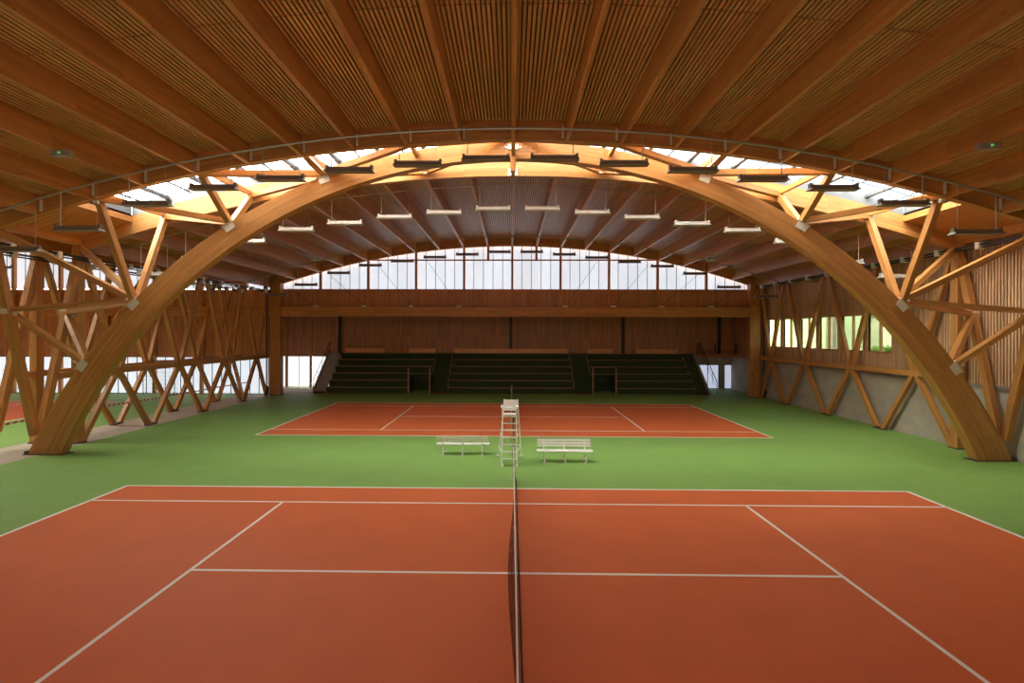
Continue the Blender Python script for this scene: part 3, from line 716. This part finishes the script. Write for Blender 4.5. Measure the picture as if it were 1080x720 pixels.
# service pipes following the roof
def pipe(y, x0, x1, off, r, label, cx=0):
    pts = [(x0+(x1-x0)*i/60, y, arcz(x0+(x1-x0)*i/60, cx)+off) for i in range(61)]
    tag(MB().tube(pts, r, 8).build('service_pipe', 'steel', None, ((x0+x1)/2, y, 8)), label, 'pipe')
pipe(16.3, -18.2, 18.2, -.035, .034, 'thin grey conduit crossing under the joists near the skylight beam')
pipe(22.65, -18.2, 18.2, -.03, .022, 'thin conduit carrying the middle row of lights')
pipe(34.6, -18.2, 18.2, -.035, .03, 'thin conduit crossing under the joists near the gable')
for x, s in ((18.12, 'right'), (-18.2, 'left'), (-20.0, 'outer left')):
    e = empty('cable_tray', 'black cable tray with pale clamps along the top of the %s truss' % s, 'cable tray', (x, 28, 8.2)); z = 8.2 if x > 0 else 7.85
    m = MB(); m.box(x-.07, x+.07, 17.2, 38.0, z-.03, z+.04, 'y'); m.tube([(x, 17.2, z-.10), (x, 38.0, z-.10)], .03)
    m.build('tray', 'dark', e, (x, 28, z))
    for k in range(11):
        y = 18.1+k*1.9; MB().box(x-.12, x+.12, y-.09, y+.09, z-.16, z+.10).build('clamp', 'white', e, (x, y, z))
for x, y0, s in ((-18.42, 37.8, 'left'), (18.62, 37.8, 'right')):
    e = empty('drain_pipe', 'black vertical pipe with bundled hose at its foot beside the %s recess column' % s, 'pipe', (x, y0, 0))
    MB().tube([(x, y0, .3), (x, y0, 8.2)], .055).build('pipe', 'dark', e, (x, y0, 0))
    m = MB()
    for k in range(3):
        m.tube([(x+.10*math.cos(a*.5)-.01*k, y0-.1+.1*k, .42+.30*math.sin(a*.5)) for a in range(14)], .04, 6)
    m.tube([(x, y0, 0), (x, y0, .4)], .07); m.build('hose', 'dark', e, (x, y0, 0))
# emergency light boxes
for x, y, s in ((-12.72, 14.1, 'near left'), (12.7, 13.8, 'near right'), (-13.1, 33.6, 'far left'), (13.1, 33.6, 'far right')):
    z = arcz(x)-.02; e = empty('emergency_light', 'small clear emergency light box under a roof joist, %s part of the roof' % s, 'light', (x, y, z))
    MB().box(x-.28, x+.28, y-.10, y+.10, z-.16, z, 'x').build('housing', 'steel', e, (x, y, z))
    for d in (-.1, .1): 
        m = MB(); m.tube([(x+d, y-.14, z-.08), (x+d, y-.10, z-.08)], .05); m.build('lamp_head', 'steel', e, (x+d, y, z))
    MB().box(x-.03, x+.03, y-.125, y-.10, z-.10, z-.05).build('indicator', 'led', e, (x, y, z))

# ------------------------------------------------------------------ nets
def net(xc, y0, y1, label, wave):
    e = empty('tennis_net', label, 'net', (xc, (y0+y1)/2, 0)); n = 60; ym = (y0+y1)/2
    def top(y): return .914+(1.07-.914)*min(1, abs(y-ym)/((y1-y0)/2))
    m = MB(); vs = []; fs = []; uv = []
    o = 0; J = 8
    for i in range(n+1):
        y = y0+(y1-y0)*i/n; u = (y-y0)
        bl = math.sin(math.pi*min(1, max(0, u/(y1-y0))))**.7
        for j in range(J+1):
            f = j/J; z = .02+(top(y)-.04)*f
            g = math.sin(math.pi*min(1, max(0, (y-y0-.6)/(y1-y0)*1.35)))**2 if y < y1 else 0
            x = xc-wave*g*math.sin(math.pi*min(1, (1-f)*1.15))+.085*(1-f)**1.5
            m.v.append(Vector((x, y, z)))
    for i in range(n):
        for j in range(J):
            a = i*(J+1)+j; m.f.append([a, a+1, a+J+2, a+J+1])
            u0 = (y1-y0)*i/n; u1 = (y1-y0)*(i+1)/n; m.uv.append([(u0, j/J), (u0, (j+1)/J), (u1, (j+1)/J), (u1, j/J)])
    m.smooth = True; m.build('mesh', 'net', e, (xc, ym, 0))
    t = MB(); b = MB()
    for i in range(n):
        ya = y0+(y1-y0)*i/n; yb = y0+(y1-y0)*(i+1)/n
        t.beam((xc, ya, top(ya)-.03), (xc, yb, top(yb)-.03), .022, .06, (0, 0, 1))
    t.build('top_tape', 'line', e, (xc, ym, 1))
    b.tube([tuple(m.v[i*(J+1)]) for i in range(n+1)], .012, 6); b.build('bottom_cord', 'black', e, (xc, ym, 0))
    c = MB(); c.box(xc-.02, xc+.02, ym-.03, ym+.03, .006, .93, 'z'); c.build('centre_strap', 'line', e, (xc, ym, 0))
    for y in (y0, y1):
        p = MB(); p.tube([(xc, y, 0), (xc, y, 1.09)], .032, 12); p.tube([(xc, y, 0), (xc, y, .02)], .09, 12); p.tube([(xc, y, 1.07), (xc, y, 1.12)], .05, 12)
        pp = p.build('net_post', 'steel', e, (xc, y, 0))
        q = MB(); q.box(xc-.06, xc-.03, y-.04, y+.04, .75, .9); q.tube([(xc-.06, y, .82), (xc-.14, y, .82)], .012); q.build('winch', 'steel', pp, (xc, y, .8))
    return e
net(.03, 15.446-10.97-.914, 15.446+.914, 'black tennis net with white top tape across the foreground court', .15)
net(-.02, 34.18-10.97-.914, 34.18+.914, 'tennis net of the second court seen end-on behind the umpire chair', .08)

# ------------------------------------------------------------------ umpire chair
def umpire(xc, yc):
    e = empty('umpire_chair', 'tall white tubular umpire chair with ladder at the end of the net', 'umpire chair', (xc, yc, 0))
    hw = .25; seat = 1.74
    F0, F1 = yc-.75, yc-.18   # front legs foot, top
    R0, R1 = yc+.55, yc+.12
    for s in (-1, 1):
        m = MB(); m.tube([(xc+s*(hw+.02), F0, 0), (xc+s*hw, F1, seat), (xc+s*hw, F1-.02, seat+.26)], .024)
        m.build('front_leg', 'white', e, (xc+s*hw, F0, 0))
        m = MB(); m.tube([(xc+s*(hw+.18)+.03, R0, .05), (xc+s*(hw+.03)+.05, R1+.1, seat), (xc+s*(hw)+.05, R1+.2, seat+.52)], .024)
        m.build('rear_leg', 'white', e, (xc+s*hw, R0, 0))
        m = MB(); m.tube([(xc+s*hw-.03, F0, .02), (xc+s*hw+.05, F0, .02)], .05, 12); m.build('foot', 'white', e, (xc+s*hw, F0, 0))
        m = MB(); m.tube([(xc+s*(hw+.20)-.04, R0, .06), (xc+s*(hw+.20)+.04, R0, .06)], .07, 14); m.build('wheel', 'white', e, (xc+s*(hw+.2), R0, .06))
        m = MB(); m.tube([(xc+s*(hw+.03), F1-.08, seat+.26), (xc+s*(hw+.03), R1+.16, seat+.28)], .02); m.box(xc+s*(hw+.03)-.04, xc+s*(hw+.03)+.04, F1-.12, R1+.05, seat+.27, seat+.295)
        m.build('armrest', 'white', e, (xc+s*hw, yc, seat+.26))
        for z in (.45, .95, 1.4):
            f = z/seat; ya = F0+(F1-F0)*f; yb = R0+(R1+.1-R0)*f; x1 = hw+.20-.17*f
            m = MB(); m.tube([(xc+s*hw, ya, z), (xc+s*x1, yb, z)], .016); m.build('side_brace', 'white', e, (xc+s*hw, yc, z))
    for k in range(7):
        z = .24*(k+1); f = z/seat; ya = F0+(F1-F0)*f
        m = MB(); m.box(xc-hw, xc+hw, ya-.01, ya+.10, z-.012, z+.012); m.build('rung', 'white', e, (xc, ya, z))
    for z in (.5, 1.1, 1.6):
        f = z/seat; yb = R0+(R1+.1-R0)*f; x1 = hw+.20-.17*f
        m = MB(); m.tube([(xc-x1, yb, z), (xc+x1, yb, z)], .016); m.build('rear_brace', 'white', e, (xc, yb, z))
    m = MB()
    for k in range(5): m.box(xc-.24, xc+.24, F1-.04+k*.085, F1+.03+k*.085, seat-.01, seat+.015)
    m.build('seat', 'white', e, (xc, yc, seat))
    m = MB()
    m.beam((xc-.22, R1+.16, seat+.30), (xc+.28, R1+.16, seat+.30), .02, .40, (0, .15, 1))
    m.build('backrest', 'white', e, (xc, yc, seat+.3))
    m = MB(); m.box(xc-.2, xc+.12, F1-.22, F1-.04, seat+.28, seat+.30); m.build('writing_board', 'white', e, (xc, yc, seat+.3))
umpire(-.11, 18.72)

# ------------------------------------------------------------------ benches
def bench():
    e = empty('bench', 'x', 'bench', (0, 0, 0))
    m = MB()
    for k in range(3): m.box(-1.03, 1.03, -.20+k*.13, -.09+k*.13, .375, .405, 'x')
    m.build('seat', 'white', e)
    m = MB()
    for k in range(3): m.beam((-1.0, .25+k*.03, .53+k*.095), (1.0, .25+k*.03, .53+k*.095), .025, .078, (0, .28, 1))
    m.build('backrest', 'white', e)
    for x in (-.76, 0, .76):
        m = MB(); m.tube([(x, -.24, .02), (x, -.10, .365), (x, .16, .365), (x, .23, .46), (x, .33, .76)], .024); m.tube([(x, .30, .02), (x, .10, .365)], .024)
        m.box(x-.05, x+.05, -.29, -.19, 0, .025); m.box(x-.05, x+.05, .25, .35, 0, .025)
        m.build('leg', 'white', e)
    return e
b = bench(); b.location = (-1.93, 19.88, 0); b.rotation_euler = (0, 0, math.pi); b['label'] = 'white slatted bench left of the umpire chair'
b2 = copy_tree(b); b2.location = (1.93, 18.78, 0); b2.rotation_euler = (0, 0, 0); b2['label'] = 'white slatted bench right of the umpire chair'
b['group'] = b2['group'] = 'player benches'

# ------------------------------------------------------------------ barrier tape and ball fence in the left hall
m = MB(); ys = [18.2+i*.5 for i in range(42)]
pts = [Vector((-20.08, y, 1.10-.055*(y-18)/10-.03*math.sin((y-21.3)/4.4*math.pi)**2)) for y in ys]
for p, q in zip(pts, pts[1:]): m.beam(p, q, .012, .085, (0, 0, 1))
tag(m.build('barrier_tape', 'redtape', None, pts[0]), 'red and white barrier tape strung along the left truss', 'tape')
m = MB(); m.add([(-28.1, 38.2, .05), (-25.2, 38.2, .05), (-25.2, 38.2, 2.6), (-28.1, 38.2, 2.6)], [(0, 1, 2, 3)])
e = empty('ball_fence', 'dark wire mesh fence panel before the left hall windows', 'fence', (-26.6, 38.2, 0)); m.build('mesh', 'fence', e, (-26.6, 38.2, 0))
f = MB(); 
for x in (-28.1, -25.2): f.tube([(x, 38.2, 0), (x, 38.2, 2.62)], .03)
f.tube([(-28.1, 38.2, 2.6), (-25.2, 38.2, 2.6)], .03); f.build('frame', 'dark', e, (-26.6, 38.2, 0))

# ------------------------------------------------------------------ outside the right windows
def hedge(x, y, r, h, label):
    e = empty('shrub', label, 'shrub', (x, y, 0)); m = MB(); rnd = random.Random(int(y*10))
    for i in range(420):
        a = rnd.random()*6.28; z = h*rnd.random()**.8; rr = r*math.sqrt(max(.02, 1-((z/h-.5)*1.9)**2))*(.6+.45*rnd.random())
        c = Vector((x+rr*math.cos(a), y+rr*math.sin(a), z+.1)); s = .22+.2*rnd.random(); b1 = rnd.random()*6.28; t = Vector((math.cos(b1), math.sin(b1), rnd.random()-.5))*s; u = Vector((rnd.random()-.5, rnd.random()-.5, rnd.random()))*s
        m.add([c-t, c+u, c+t, c-u*.6], [(0, 1, 2, 3)])
    m.build('foliage', 'hedge', e, (x, y, 0)); MB().tube([(x, y, -.1), (x+.1, y, h*.6)], .12).build('trunk', 'joist', e, (x, y, 0))
M['paleg'] = plain('pale green cladding', (.50, .56, .36), .8, vary=.05, scale=.6)
hedge(27.0, 37.5, 1.2, 3.6, 'green leafy shrub outside the nearest right window')
pg = empty('annex', 'pale green clad annex wall outside the farther right windows', 'building', (25.5, 55, 0))
MB().box(24.2, 27, 39.6, 75, -.1, 9).build('wall', 'paleg', pg, (25.5, 55, 0))
MB().box(24.0, 27.2, 39.4, 75.2, 9, 9.3).build('roof', 'steel', pg, (25.5, 55, 9))
MB().box(24.3, 24.6, 38.9, 39.2, -.1, 9, 'z').build('post', 'lamp_dark', pg, (24.4, 39, 0))
hb = empty('outbuilding', 'white rendered building seen through the nearest right window', 'building', (36, 48, 0))
MB().box(31, 45, 43, 60, -.1, 6.5).build('wall', 'render', hb, (36, 48, 0))
MB().box(30.6, 45.4, 42.6, 60.4, 6.5, 6.9).build('roof', 'steel', hb, (36, 48, 6.5))
for k in range(4):
    MB().box(32+k*3.2, 33.8+k*3.2, 42.94, 43.02, 2.6, 5.6).build('opening', 'dark', hb, (32+k*3.2, 43, 2.6))
